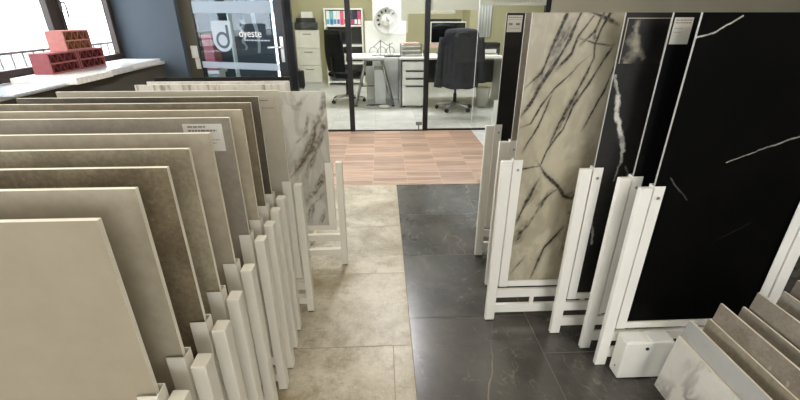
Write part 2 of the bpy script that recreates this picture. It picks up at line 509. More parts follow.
# ================================================================== DISPLAY FRAMES AND SLABS
def frame(xe, yc, s, w, z0, ztop, label, group, post_u, post_w, post_d, post_y, rails, chan_top):
    """pull-out frame. xe: aisle-side slab edge, s=+1 when the aisle lies towards +x (left display), -1 for the right display"""
    t = thing('display_frame', label, 'display frame', (xe, yc, 0), 0, group)
    def P(u0, u1): return (s*u0, s*u1) if s > 0 else (s*u1, s*u0)
    def part(name, *bs, bevel=.0015, mat='white_metal_warm_shade' if s > 0 else 'white_metal', parent=t):
        q = MB()
        for (u0, u1, y0, y1, a, b_) in bs:
            x0, x1 = P(u0, u1); q.box(x0, x1, y0, y1, a, b_)
        return q.build(name, M[mat], parent, bevel=bevel)
    py0, py1 = post_y-post_d/2, post_y+post_d/2
    for (u0, u1) in ((post_u, post_u+post_w), (-w-post_u-post_w, -w-post_u)):
        p = part('post', (u0, u1, py0, py1, .005, ztop), bevel=.003)
        part('rubber_foot', (u0+.004, u1-.004, py0+.003, py1-.003, 0, .005), mat='black_rubber', parent=p, bevel=0)
    for sg in (0, 1):
        def U(a, b_): return (a, b_) if sg == 0 else (-w-b_, -w-a)
        b = [(*U(-.032, .008), -.0165, -.0145, z0-.03, chan_top), (*U(.006, .008), -.0145, .0145, z0-.03, chan_top), (*U(-.014, .008), .0145, .0165, z0-.03, chan_top)]
        c = part('channel', *b, bevel=0)
        if s > 0: continue
        q = MB()
        x = s*(U(-.014, -.014)[0] if sg == 0 else -w+.014)
        q.tube([(x, -.0165, chan_top-.045), (x, -.0205, chan_top-.045)], .006, 8)
        q.build('screw', M['screw'], c)
    part('ledge', (-w+.034, -.034, -.0165, -.0145, z0-.028, z0+.004), (-w-.006, .006, -.0144, .0144, z0-.03, z0-.002))
    for (a, b_) in rails:
        part('rail', (-w-post_u, post_u, py0+.003, py1-.003, a, b_))
    for u in (-w*.28, -w*.72):
        part('strut', (u-.009, u+.009, py0+.004, py1-.004, rails[1][1], rails[0][0]))
    return t
def slab(name, xe, yc, s, w, z0, z1, th, mat, label, cat, group, edge=None, bevel=.0012):
    x0, x1 = (-w, 0) if s > 0 else (0, w)
    q = MB(); fs = q.box(x0, x1, -th/2, th/2, z0, z1)
    for f in (fs[0], fs[1], fs[3], fs[5]): f.material_index = 1
    o = q.build(name, [mat, edge or M['raw_edge']], None, (xe, yc, 0))
    return tag(o, label, cat, group)
def sticker(parent, x0, x1, z0, z1, y, mat, lines, fold=False):
    q = MB(); q.box(x0, x1, y-.0012, y, z0, z1)
    st = q.build('label_sticker', mat, parent)
    q = MB()
    for (a, b_, zc, h) in lines: 
        # printed lines as rows of word-like dashes
        x = x0+(x1-x0)*a; xe_ = x0+(x1-x0)*b_
        while x < xe_:
            ww = random.uniform(.05, .14)*(x1-x0)
            q.box(x, min(x+ww, xe_), y-.0016, y-.0012, z0+(z1-z0)*zc-h/2, z0+(z1-z0)*zc+h/2)
            x += ww+.0022
    q.build('print', M['ink'], st)
    return st

import numpy as np
from mathutils import noise as mnoise
def attr_marble(name, c1, c2, vc, seed, soft):
    """marble whose drawn veins come from a per-point 'vein' value on a fine front face"""
    m, t, b = nt(name); g = G(t)
    tc = g.n('ShaderNodeTexCoord').outputs['Object']; P = g.vec('ADD', tc, (seed, seed*.7, seed*.3))
    col = g.mix(g.rng(g.noise(P, 2.4, 8, .6), .33, .67), lin(*c1), lin(*c2))
    q = g.noise(g.vec('MULTIPLY', P, (1.6, 1, .8)), 3.0, 6, .6, dist=.4)
    col = g.mix(g.math('MULTIPLY', g.rng(g.math('ABSOLUTE', g.math('SUBTRACT', q, .5)), 0, .10, 1, 0), .55), col, lin(*soft))
    at = g.n('ShaderNodeAttribute'); at.attribute_name = 'vein'
    fz = g.rng(g.noise(P, 70, 4, .7), .3, .7, .7, 1.2)
    col = g.mix(g.math('MULTIPLY', at.outputs['Fac'], fz, True), col, lin(*vc))
    t.links.new(col, b.inputs['Base Color']); b.inputs['Roughness'].default_value = .33; b.inputs['Specular IOR Level'].default_value = .4
    return m
def veined(o, x0, x1, z0, z1, y, veins, amp, freq, gain=1.0):
    """swap the plain front face of a slab for a fine grid that carries the vein pattern"""
    me = o.data; b = bmesh.new(); b.from_mesh(me)
    f = min(b.faces, key=lambda q: q.calc_center_median().y); bmesh.ops.delete(b, geom=[f], context='FACES_ONLY')
    nx, nz = int((x1-x0)/.003), int((z1-z0)/.003)
    b.verts.ensure_lookup_table(); n0 = len(b.verts)
    vs = [[b.verts.new((x0+(x1-x0)*i/nx, y, z0+(z1-z0)*k/nz)) for i in range(nx+1)] for k in range(nz+1)]
    for k in range(nz):
        for i in range(nx): b.faces.new((vs[k][i], vs[k][i+1], vs[k+1][i+1], vs[k+1][i]))
    b.to_mesh(me); b.free()
    co = np.empty(len(me.vertices)*3, np.float32); me.vertices.foreach_get('co', co); co = co.reshape(-1, 3)
    W = np.array([[*mnoise.turbulence_vector(Vector((p[0]*freq, 3.3, p[2]*freq)), 4, False)][:3] for p in co])
    P = np.stack([co[:, 0], co[:, 2]], 1)+amp*W[:, (0, 2)]
    mod = np.array([mnoise.noise(Vector((p[0]*14, 7.7, p[2]*14))) for p in co])
    brk = np.array([mnoise.noise(Vector((p[0]*90+p[2]*-40, 1.7, p[2]*38+p[0]*22))) for p in co])
    acc = np.zeros(len(co))
    for pts, hw, st in veins:
        d = np.full(len(co), 9.0)
        for a, c in zip(pts[:-1], pts[1:]):
            a = np.array(a); c = np.array(c); ba = c-a
            h = np.clip(((P-a) @ ba)/(ba @ ba), 0, 1)
            d = np.minimum(d, np.linalg.norm(P-a-h[:, None]*ba, axis=1))
        wl = hw*(.9+.75*mod)
        if hw > .0075:          # broad, feathery band
            mk = np.clip(1.6-d/wl, 0, 1)*np.clip(.72+.8*brk+.3*mod, 0, 1.2)
        else:
            mk = np.clip(1.5-d/wl, 0, 1)*np.clip(.95+.4*mod, 0, 1)+.35*np.clip(1-d/(wl*4), 0, 1)*np.clip(.8+.8*brk, 0, 1.2)
        e0 = np.linalg.norm(P-np.array(pts[0]), axis=1); e1 = np.linalg.norm(P-np.array(pts[-1]), axis=1)
        mk = mk*np.clip(.25+np.minimum(e0+(.1 if pts[0][1] > z1-.02 else 0), e1)/.07, 0, 1)
        acc = np.maximum(acc, min(1, st*gain)*mk)
    a = me.attributes.new('vein', 'FLOAT', 'POINT'); a.data.foreach_set('value', np.clip(acc, 0, 1).astype(np.float32))
    return o
GL = 'pull-out frames of the left slab display'
GS = 'sample slabs in the left display'
LW, LZ0, LZ1 = .9, .24, 1.14
left = [  # xe, yc(post), material, words
 (-.466, .614, stone('slab_cream', (153, 141, 119), (163, 151, 129), 1.5, 6, .5, seed=1, fine=.02), 'plain smooth cream slab, frontmost of the left display', 'plain cream'),
 (-.456, .715, stone('slab_greige', (152, 141, 120), (170, 159, 137), 2.2, 9, .5, seed=2, fine=.06), 'clouded grey-beige slab right behind the plain cream front slab', 'clouded grey-beige'),
 (-.452, .829, stone('slab_dark_mottled', (98, 85, 63), (128, 114, 90), 6, 10, .5, seed=3, fine=.2, spots=(30, .6, .7, (150, 138, 112), .7)), 'dark brown mottled slab, third from the front of the left display', 'dark brown mottled'),
 (-.457, .951, stone('slab_sand_mottled', (132, 120, 96), (160, 148, 122), 6, 10, .5, seed=4, fine=.15, spots=(24, .58, .7, (170, 156, 126), .6)), 'sandy olive mottled slab directly behind the dark brown mottled one', 'sandy olive mottled'),
 (-.461, 1.09, stone('slab_beige', (156, 144, 122), (170, 158, 136), 2.5, 8, .5, seed=5, fine=.07), 'even warm beige slab just in front of the taupe slab with the white label', 'even warm beige'),
 (-.469, 1.271, stone('slab_taupe', (130, 121, 106), (150, 140, 124), 3, 8, .5, seed=6, fine=.08), 'taupe slab with a white printed label in its upper right corner', 'taupe white-labelled'),
 (-.466, 1.384, stone('slab_light_beige', (156, 144, 120), (174, 162, 138), 2.5, 8, .5, seed=7, fine=.06), 'light beige slab right behind the taupe slab with the white label', 'light beige'),
 (-.471, 1.505, stone('slab_olive_brown', (108, 97, 76), (130, 118, 94), 5, 9, .5, seed=8, fine=.12), 'olive brown slab in front of the darkest brown slab of the left display', 'olive brown'),
 (-.476, 1.624, stone('slab_dark_brown', (68, 60, 48), (92, 82, 66), 5, 9, .5, seed=9, fine=.14), 'darkest brown slab, in front of the pale greige slab of the left display', 'darkest brown'),
 (-.429, 1.765, stone('slab_pale', (158, 149, 128), (176, 167, 146), 1.8, 7, .5, seed=10, fine=.03), 'pale greige slab with a beige tone-on-tone label, before the white veined marble slab', 'pale greige'),
]
for i, (xe, yc, mt, lab, short) in enumerate(left):
    yc += .006
    frame(xe, yc, 1, LW, LZ0, .717, 'white metal display frame holding the '+lab.split(',')[0].split(' with ')[0].split(' right ')[0].split(' just ')[0].split(' in front')[0].split(' directly')[0]+('' if i != 0 else ''), GL, .020, .035, .043, -.006, ((.14, .18), (.05, .09)), .735)
    o = slab('tile_slab', xe, yc, 1, LW, LZ0, (1.124, 1.137, 1.137)[i] if i < 3 else LZ1, .011, mt, lab, 'tile slab', GS)
    if i == 5:
        sticker(o, -.145, -.026, 1.035, 1.122, -.0055, M['sticker'], ((.12, .58, .90, .0045), (.12, .85, .76, .005), (.5, .9, .42, .002), (.5, .8, .30, .002)))
    if i == 9:
        sticker(o, -.165, -.02, 1.035, 1.113, -.0055, M['sticker_beige'], ((.5, .8, .82, .004), (.6, .95, .42, .003)))
# marble pulled out on the left
KM = attr_marble('slab_white_marble', (182, 177, 164), (200, 196, 184), (92, 80, 62), 61, (150, 144, 130))
K_VEINS = [
    ([(-0.007, 1.043), (-0.031, 0.97), (-0.046, 0.895), (-0.115, 0.759), (-0.199, 0.596)], 0.0161, 0.50),
    ([(-0.045, 0.905), (-0.107, 0.739), (-0.197, 0.617), (-0.24, 0.575)], 0.0064, 0.80),
    ([(-0.007, 0.914), (-0.044, 0.798), (-0.111, 0.698)], 0.0188, 0.70),
    ([(-0.099, 0.934), (-0.117, 0.838), (-0.2, 0.77)], 0.0080, 0.50),
    ([(-0.213, 0.991), (-0.16, 0.968), (-0.107, 1.044)], 0.0107, 0.40),
    ([(-0.019, 0.614), (-0.089, 0.485), (-0.156, 0.42)], 0.0188, 0.70),
    ([(-0.029, 0.484), (-0.117, 0.396), (-0.146, 0.304)], 0.0134, 0.60),
    ([(-0.037, 0.371), (-0.085, 0.291)], 0.0107, 0.60),
    ([(-0.044, 0.798), (-0.089, 0.719), (-0.154, 0.552)], 0.0161, 0.50),
    ([(-0.192, 0.658), (-0.211, 0.574)], 0.0161, 0.70),
    ([(-0.4, 1.0), (-0.5, 0.75), (-0.6, 0.5)], 0.0161, 0.50),
]
frame(-.294, 2.205, 1, .8, .275, .676, 'white metal display frame holding the white marble slab pulled out into the aisle', GL, .028, .038, .034, -.010, ((.175, .215), (.075, .115)), .672)
veined(slab('tile_slab', -.294, 2.205, 1, .8, .275, 1.062, .011, KM, 'white marble slab with grey-brown veins standing at the aisle end of the left display', 'tile slab', GS), -.8, 0, .275, 1.062, -.0055, K_VEINS, .018, 5, 1.4)
LM = stone('slab_streaked', (204, 198, 184), (140, 130, 112), 7, 5, .5, seed=12, fine=.1, stretch=(5, 1, .5), contrast=(.48, .68))
for xe, yc, z1, mt, lab in ((-.525, 2.325, 1.082, LM, 'pale slab with vertical brown streaks behind the pale greige slab'),
                            (-.528, 2.455, 1.080, stone('slab_off_white', (196, 190, 176), (206, 200, 188), 2, 5, .5, seed=13), 'off-white slab between the streaked slab and the black slab'),
                            (-.548, 2.585, 1.086, stone('slab_black_gloss', (14, 14, 14), (24, 23, 22), 3, 5, .2, seed=14), 'glossy black slab, rearmost of the left display')):
    frame(xe, yc, 1, .8, .275, .69, 'white metal display frame holding the '+lab.split(' behind')[0].split(' between')[0].split(',')[0], GL, .012, .034, .034, -.004, ((.175, .215), (.075, .115)), .685)
    slab('tile_slab', xe, yc, 1, .8, .275, z1, .011, mt, lab, 'tile slab', GS, edge=(M['black_metal'] if 'glossy' in lab else None))

# ---- right display
GRF = 'pull-out frames of the right slab display'
GRS = 'large sample slabs in the right display'
M3_VEINS = [
    ([(0.132, 1.429), (0.1, 1.341), (0.077, 1.265), (0.064, 1.213), (0.027, 1.179), (0.001, 1.156)], 0.0046, 0.90),
    ([(0.185, 1.434), (0.15, 1.329), (0.092, 1.213), (0.037, 1.103), (0.001, 1.047)], 0.0059, 1.00),
    ([(0.164, 1.403), (0.127, 1.341), (0.103, 1.278), (0.078, 1.213)], 0.0190, 0.55),
    ([(0.098, 1.265), (0.066, 1.199), (0.033, 1.131)], 0.0211, 0.50),
    ([(0.234, 1.421), (0.187, 1.347), (0.17, 1.291), (0.118, 1.226)], 0.0042, 0.85),
    ([(0.272, 1.434), (0.245, 1.366), (0.2, 1.316)], 0.0038, 0.85),
    ([(0.298, 1.434), (0.27, 1.378), (0.257, 1.328), (0.263, 1.277), (0.217, 1.144), (0.167, 1.016), (0.141, 0.91)], 0.0038, 0.90),
    ([(0.265, 1.415), (0.246, 1.36), (0.259, 1.328)], 0.0063, 0.80),
    ([(0.22, 1.436), (0.297, 1.409), (0.337, 1.393)], 0.0059, 0.95),
    ([(0.187, 1.347), (0.253, 1.328), (0.337, 1.322)], 0.0025, 0.70),
    ([(0.335, 1.328), (0.276, 1.211), (0.213, 1.088), (0.186, 0.986), (0.136, 0.907)], 0.0038, 0.80),
    ([(0.212, 1.252), (0.129, 1.158), (0.082, 1.089), (0.048, 1.017), (0.007, 1.0)], 0.0030, 0.80),
    ([(0.129, 1.158), (0.08, 1.002), (0.028, 0.889)], 0.0034, 0.90),
    ([(0.253, 1.29), (0.199, 1.245), (0.169, 1.178)], 0.0021, 0.50),
    ([(0.223, 1.151), (0.189, 1.059), (0.154, 0.956)], 0.0093, 0.60),
    ([(0.098, 0.85), (0.142, 0.788), (0.205, 0.737), (0.245, 0.685), (0.283, 0.674), (0.322, 0.748)], 0.0063, 1.00),
    ([(0.249, 0.685), (0.291, 0.701), (0.343, 0.717)], 0.0093, 0.70),
    ([(-0.008, 0.81), (0.113, 0.829), (0.136, 0.899), (0.17, 0.953)], 0.0034, 0.80),
    ([(0.121, 0.771), (0.074, 0.654), (0.039, 0.548)], 0.0068, 0.85),
    ([(0.181, 0.712), (0.11, 0.564), (0.035, 0.436)], 0.0093, 1.00),
    ([(0.088, 0.547), (0.05, 0.455)], 0.0190, 0.80),
    ([(0.134, 0.738), (0.088, 0.671), (0.062, 0.619)], 0.0127, 0.50),
    ([(0.208, 0.72), (0.173, 0.686), (0.125, 0.635)], 0.0042, 0.80),
    ([(0.274, 0.533), (0.19, 0.413), (0.145, 0.242)], 0.0042, 1.00),
    ([(0.282, 0.658), (0.293, 0.524), (0.281, 0.371)], 0.0106, 0.45),
    ([(0.11, 0.376), (0.074, 0.318), (0.046, 0.268)], 0.0034, 0.60),
    ([(0.34, 0.72), (0.42, 0.80), (0.52, 1.02), (0.60, 1.15)], 0.0050, 0.90),
    ([(0.40, 1.43), (0.37, 1.30), (0.33, 1.15), (0.27, 0.98)], 0.0040, 0.70),
    ([(0.55, 1.43), (0.48, 1.22), (0.40, 1.02), (0.36, 0.90)], 0.0060, 0.80),
    ([(0.50, 0.66), (0.42, 0.46), (0.36, 0.25)], 0.0080, 0.80),
]
M3 = attr_marble('slab_breccia_marble', (178, 168, 143), (197, 188, 165), (42, 34, 27), 20, (150, 139, 116))
X4 = .875
M4 = stone('slab_black_white_vein', (28, 27, 25), (42, 40, 37), 4, 8, .4, .3, seed=21, fine=.15,
           veins=[(.005, 1.22, .03, 1.14, .006, .7), (.03, 1.14, .05, 1.06, .012, 1), (.05, 1.08, .075, 1.0, .010, 1), (.075, 1.0, .10, .93, .012, 1), (.09, .98, .107, .88, .007, .9), (.107, .88, .09, .80, .005, .5), (.13, .86, .2, .7, .004, .4), (.02, .7, .06, .5, .006, .5)],
           vein_col=(205, 200, 188), warp=.02, wscale=18)
X6 = .998
M6 = stone('slab_deep_black', (4, 4, 3), (9, 8, 7), 3, 8, .55, .06, seed=22, fine=.1,
           veins=[(-.002, 1.361, .06, 1.379, .0032, .9), (.06, 1.379, .129, 1.427, .0028, .9), (.239, .944, .34, .991, .0022, .6), (.34, .991, .48, 1.04, .0030, .55), (.05, .889, .135, .80, .003, .12), (.3, .62, .42, .7, .002, .03)],
           vein_col=(196, 190, 178), warp=.010, wscale=14)
M5 = stone('slab_black_plain', (9, 9, 9), (15, 14, 14), 3, 6, .45, .2, seed=23)
M2 = stone('slab_grey_brown', (128, 119, 104), (146, 136, 120), 4, 8, .5, seed=24, fine=.08)
M1 = stone('slab_charcoal', (24, 22, 20), (36, 33, 30), 5, 8, .5, .3, seed=25, fine=.15)
RZ0, RZ1 = .235, 1.435
right = [(.989, 1.342, M6, 'large black slab with thin white veins, nearest of the right display', 'nearest large black slab with thin white veins'),
         (.967, 1.443, M5, 'plain black slab with a white paper label, right behind the nearest black slab', 'plain black slab with a white paper label'),
         (.864, 1.547, M4, 'black slab with a jagged white vein and an inset photo card, beside the cream marble slab', 'black slab with the photo card'),
         (.568, 1.657, M3, 'cream marble slab with bold dark diagonal veins pulled out into the aisle', 'cream marble slab with bold dark veins'),
         (.638, 1.948, M2, 'grey-brown slab showing as a narrow strip behind the cream veined marble slab', 'grey-brown slab showing as a narrow strip'),
         (.646, 2.27, M1, 'charcoal slab with a white label at its top corner, farthest of the right display', 'farthest charcoal slab')]
rs = []
for xe, yc, mt, lab, short in right:
    frame(xe, yc, -1, .6, RZ0, .857, 'white metal display frame holding the '+short, GRF, .014, .047, .022, -.010, ((.14, .188), (.048, .098)), .862)
    rs.append(slab('tile_slab', xe, yc, -1, .6, RZ0, RZ1, .009, mt, lab, 'tile slab', GRS, edge=M['grey_edge']))
    if mt is M3: veined(rs[-1], 0, .6, RZ0, RZ1, -.0045, M3_VEINS, .0055, 7, 1.25)
sticker(rs[5], .006, .082, 1.345, 1.424, -.0045, M['sticker'], ((.08, .92, .88, .004), (.08, .92, .76, .002), (.12, .36, .48, .010), (.6, .85, .48, .010), (.12, .9, .2, .0015)))
sticker(rs[1], .006, .07, 1.337, 1.42, -.0045, M['sticker'], ((.1, .9, .90, .003), (.1, .9, .80, .003), (.1, .5, .6, .0015), (.1, .5, .45, .0015)))
# photo card on the black veined slab
q = MB(); q.box(.008, .165, -.0067, -.0045, 1.264, 1.418)
card = q.build('photo_card', M['sticker_beige'], rs[2]); card['label'] = 'inset card with a picture of dark smoky marble'
q = MB(); q.box(.0105, .1625, -.0072, -.0067, 1.264, 1.4155)
q.build('picture', stone('card_picture', (22, 21, 20), (40, 38, 36), 6, 6, .4, seed=30, veins=[(.05, 1.40, .045, 1.35, .012, .7), (.045, 1.35, .06, 1.31, .022, .8), (.06, 1.31, .04, 1.27, .02, .6), (.06, 1.32, .09, 1.28, .012, .5)], vein_col=(150, 142, 124), warp=.03, wscale=24), card)

# ---- white box at the foot of the nearest right frame
bxr = thing('white_box', 'white plastic box on the dark floor at the foot of the nearest right frame', 'box', (.985, 1.245, 0))
b = MB(); b.box(0, .21, 0, .066, .004, .2); b.build('housing', M['white_plastic'], bxr, bevel=.006)
b = boxes((.006, .085, .004, .062, .2, .2045)); b.build('lid', M['white_lam'], bxr, bevel=.002)
b = boxes((.105, .2, .006, .06, .2, .206)); b.build('lid', M['white_lam'], bxr, bevel=.002)
b = MB(); b.tube([(.095, .001, .168), (.095, -.004, .168)], .007, 12); b.build('keyhole', M['black_rubber'], bxr)
b = MB(); b.tube([(0, .03, .05), (-.003, .03, .05)], .004, 10); b.build('screw', M['screw'], bxr)
for x in (.02, .19):
    for y in (.012, .054): bx(x-.008, x+.008, y-.006, y+.006, 0, .004).build('rubber_foot', M['black_rubber'], bxr)

# ---- sample tiles in a stepped rack, bottom right
fan = [(1.117, .310, stone('sample_white_marble', (212, 207, 194), (226, 221, 208), 3, 7, .3, seed=40, fine=.02, ridge=[(2.8, .06, (136, 130, 120), 1.0)]), 'white sample tile with soft grey veins, lowest and frontmost in the stepped rack'),
       (1.138, .385, stone('sample_pale_marble', (170, 168, 162), (184, 182, 175), 3, 6, .3, seed=41, fine=.02, ridge=[(5, .03, (150, 148, 142), .5)]), 'pale grey-white sample tile directly behind the white veined sample tile'),
       (1.212, .388, stone('sample_beige_speckle', (150, 138, 118), (166, 154, 134), 6, 6, .5, seed=42, spots=(60, .6, .7, (110, 98, 80), .6)), 'speckled beige sample tile in the rack behind the pale grey-white one'),
       (1.234, .458, stone('sample_taupe_fossil', (128, 117, 102), (152, 140, 124), 7, 9, .5, seed=43, spots=(26, .6, .68, (182, 170, 152), .7)), 'taupe sample tile with pale fossil flecks, tall behind the speckled beige one'),
       (1.326, .440, stone('sample_light_greige', (158, 149, 134), (172, 162, 147), 5, 7, .5, seed=44, spots=(50, .6, .7, (130, 120, 104), .4)), 'light greige sample tile behind the tall taupe flecked tile'),
       (1.360, .503, stone('sample_grey_taupe', (140, 130, 115), (158, 148, 132), 6, 8, .5, seed=45, spots=(40, .6, .68, (176, 166, 150), .5)), 'grey-taupe mottled sample tile, third from the upper end of the rack'),
       (1.456, .505, stone('sample_warm_grey', (150, 141, 127), (166, 157, 142), 5, 7, .5, seed=46, spots=(55, .6, .7, (122, 112, 98), .5)), 'warm grey speckled sample tile, second from the upper end of the rack'),
       (1.490, .553, stone('sample_dark_taupe', (112, 102, 88), (130, 120, 105), 6, 8, .5, seed=47), 'dark taupe sample tile, uppermost at the wall end of the rack')]
rack = thing('tile_rack', 'black stepped rack on the floor carrying the fan of sample tiles', 'rack', (1.1, .85, 0))
TL, TH = .30, .26       # tile length along the aisle (towards the viewer), tile height
lean = R(6)
b = MB(); b.box(-.06, .42, -.31, .27, 0, .03); b.build('base', M['black_rubber'], rack, bevel=.008)
prev = -.04
for (xt, zt, mt, lab) in fan:
    xb = xt-math.sin(lean)*TH; zb = zt-math.cos(lean)*TH
    xr = xb-1.1
    if zb > .032:
        bx(xr+.004, xr+.014, -.30, .26, .03, zb).build('step', M['black_rubber'], rack)
    q = MB(); fs = q.box(0, .009, -TL*1.0, TL, 0, TH)
    for f in (fs[0], fs[1], fs[2], fs[4]): f.material_index = 1
    o = q.build('sample_tile', [mt, M['raw_edge']], None, (xb, 1.165-TL, zb+.0012)); o.rotation_euler = (0, lean, 0)
    tag(o, lab, 'sample tile', 'sample tiles in the stepped rack')

# ================================================================== SILL: tiles and hollow bricks
ST = .915
def sill_tile(x0, x1, y0, y1, h, mat, lab):
    o = bx(0, x1-x0, 0, y1-y0, 0, h).build('sample_tile', mat, None, (x0, y0, ST+.0005), bevel=.002)
    tag(o, lab, 'sample tile', 'sample tiles lying on the window sill')
sill_tile(-2.86, -2.5, 2.95, 3.46, .016, stone('sill_blue_reflection', (206, 216, 228), (218, 226, 236), 3, 5, .2, seed=50), 'thin tile tinted with a bluish reflection lying on the sill left of the bricks')  # bluish tone paints a reflection into the tile colour
sill_tile(-2.93, -2.42, 3.475, 3.955, .05, stone('sill_cream', (234, 230, 220), (242, 238, 230), 3, 5, .4, seed=51), 'thick cream tile on the sill under the left rose brick')
sill_tile(-2.93, -2.47, 3.965, 4.385, .05, stone('sill_grey', (206, 206, 203), (218, 217, 214), 3, 5, .35, seed=52), 'light grey tile on the sill beneath the right rose brick')
sill_tile(-2.93, -2.52, 4.40, 5.05, .05, stone('sill_white', (228, 228, 226), (236, 236, 234), 3, 5, .3, seed=53), 'white tile at the far end of the sill by the daylight-tinted wall')
def brick(x1, y0, z, L, lab, rz=0, mb='brick', mw='brick_web'):
    W, Hh = .15, .165
    t = thing('hollow_brick', lab, 'brick', (x1, y0, z), rz, 'rose hollow clay bricks on the window sill')
    q = MB()
    # shell with walls, open along x (holes face the room)
    tw = .012
    rows, cols = 2, 4
    q.box(-W, 0, 0, tw, 0, Hh); q.box(-W, 0, L-tw, L, 0, Hh)
    for k in range(rows+1):
        zz = k*(Hh-tw)/rows
        q.box(-W, 0, tw, L-tw, zz, zz+tw)
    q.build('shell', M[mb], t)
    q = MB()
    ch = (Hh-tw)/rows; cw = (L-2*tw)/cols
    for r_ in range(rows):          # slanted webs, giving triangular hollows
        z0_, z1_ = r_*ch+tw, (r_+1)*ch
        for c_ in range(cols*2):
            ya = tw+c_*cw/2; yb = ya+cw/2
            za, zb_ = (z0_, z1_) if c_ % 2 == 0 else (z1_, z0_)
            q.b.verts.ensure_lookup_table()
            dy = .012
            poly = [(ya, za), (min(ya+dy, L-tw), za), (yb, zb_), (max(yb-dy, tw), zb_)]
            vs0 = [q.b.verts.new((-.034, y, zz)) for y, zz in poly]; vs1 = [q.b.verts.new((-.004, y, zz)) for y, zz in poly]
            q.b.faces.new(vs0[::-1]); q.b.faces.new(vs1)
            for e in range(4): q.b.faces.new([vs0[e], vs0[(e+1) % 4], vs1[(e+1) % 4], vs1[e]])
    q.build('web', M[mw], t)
    bx(-W*.30, -W*.22, tw, L-tw, tw, Hh-tw).build('hollow_shade', M['brick_shade'], t)  # dark sheet behind the webs paints shade into the hollows
    return t
bz = ST+.0515
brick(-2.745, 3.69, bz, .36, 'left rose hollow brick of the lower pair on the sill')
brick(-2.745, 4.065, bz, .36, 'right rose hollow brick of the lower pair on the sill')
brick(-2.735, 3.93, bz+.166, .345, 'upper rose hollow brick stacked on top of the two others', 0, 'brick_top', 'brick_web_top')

# ================================================================== DOOR, SWITCHES, GLASS FRONT
# light switches on the olive wall
for zc, lab in ((1.01, 'larger white wall switch, upper one on the olive wall beside the glass door'), (.875, 'smaller white wall switch just below the larger one')):
    t = thing('wall_switch', lab, 'switch', (-2.262 if zc > 1 else -2.245, 5.40, zc), 0, 'white wall switches')
    hh, ww = (.07, .04) if zc > 1 else (.062, .028)
    bx(-ww, ww, -.01, -.0005, -hh, hh).build('plate', M['white_plastic'], t, bevel=.003)
    bx(-ww*.6, ww*.6, -.015, -.01, -hh*.6, hh*.6).build('rocker', M['white_lam'], t, bevel=.002)
# swung-open glass door
hx, hy = -2.19, 5.37
ex, ey = -1.05, 4.98
ang = math.atan2(ey-hy, ex-hx); DL = math.hypot(ex-hx, ey-hy)
dr = thing('glass_door', 'dark framed glass door standing ajar with a white shield logo', 'door', (hx, hy, 0), ang)
struct(boxes((-2.185, -2.175, 5.42, 5.46, 0, 2.25), (-1.125, -1.055, 5.385, 5.46, 0, 2.25)).build('door_1', M['black_metal'], None), 'black door jambs of the lobby doorway')
st = .115
b = boxes((DL-st, DL, -.025, .025, .01, 2.15), (0.0, .012, -.012, .012, .01, 2.15), (.012, DL-st, -.025, .025, 2.05, 2.15), (.012, DL-st, -.025, .025, .01, .12)); b.build('frame', M['black_metal'], dr, bevel=.003)
bx(.012, DL-st, -.004, .004, .12, 2.05).build('pane', M['door_glass'], dr)
bx(.012, DL-st, -.0062, -.0045, .83, .905).build('frosted_band', M['frost'], dr)
bx(.012, DL-st, -.0062, -.0045, 1.44, 1.56).build('frosted_band', M['frost'], dr)
h = MB(); hc = DL-.05
h.box(hc-.02, hc+.02, -.034, -.025, .93, 1.20)
h.tube([(hc, -.03, 1.09), (hc, -.075, 1.09), (hc-.02, -.082, 1.09), (hc-.15, -.082, 1.085)], .011)
h.build('handle', M['chrome'], dr)
# logo: shield outline with a ring-and-stem d, then the lettering
lg = bpy.data.objects.new('logo', None); COL.objects.link(lg); lg.parent = dr
cx, cz = .37, 1.19
pts = [(cx-.14, cz+.17), (cx+.125, cz+.17)]
for k in range(0, 13):
    a = -math.pi*k/12
    pts.append((cx-.0075+.1325*math.cos(a), cz-.035+.1325*math.sin(a)))
q = MB(); q.prism(pts, -.0072, -.0060, m=Matrix(((1, 0, 0, 0), (0, 0, 1, 0), (0, 1, 0, 0), (0, 0, 0, 1)))); q.build('shield', M['logo_white'], lg)
q = MB(); N = 28; ro, ri = .092, .062; zc = cz-.04
rings = []
for k in range(N):
    a = 2*math.pi*k/N
    rings.append([q.b.verts.new((cx-.004+r_*math.cos(a), y, zc+r_*math.sin(a))) for r_, y in ((ro, -.0092), (ri, -.0092), (ri, -.0074), (ro, -.0074))])
for k in range(N):
    A, B = rings[k], rings[(k+1) % N]
    for e in range(4): q.b.faces.new([A[e], A[(e+1) % 4], B[(e+1) % 4], B[e]])
q.box(cx+.056, cx+.088, -.0092, -.0074, zc, cz+.125)
q.build('letter', M['logo_dark'], lg)
tx = text_mesh('lettering', 'dyeste', .115, .0006, M['white_board'], lg)
tx.rotation_euler = (math.pi/2, 0, 0); tx.location = (.745, -.0075, 1.225)
q = MB(); x = .66
for k in range(9):
    ww = random.uniform(.015, .045); q.box(x, x+ww, -.0075, -.006, 1.148, 1.162); x += ww+.008
q.build('small_print', M['logo_white'], lg)

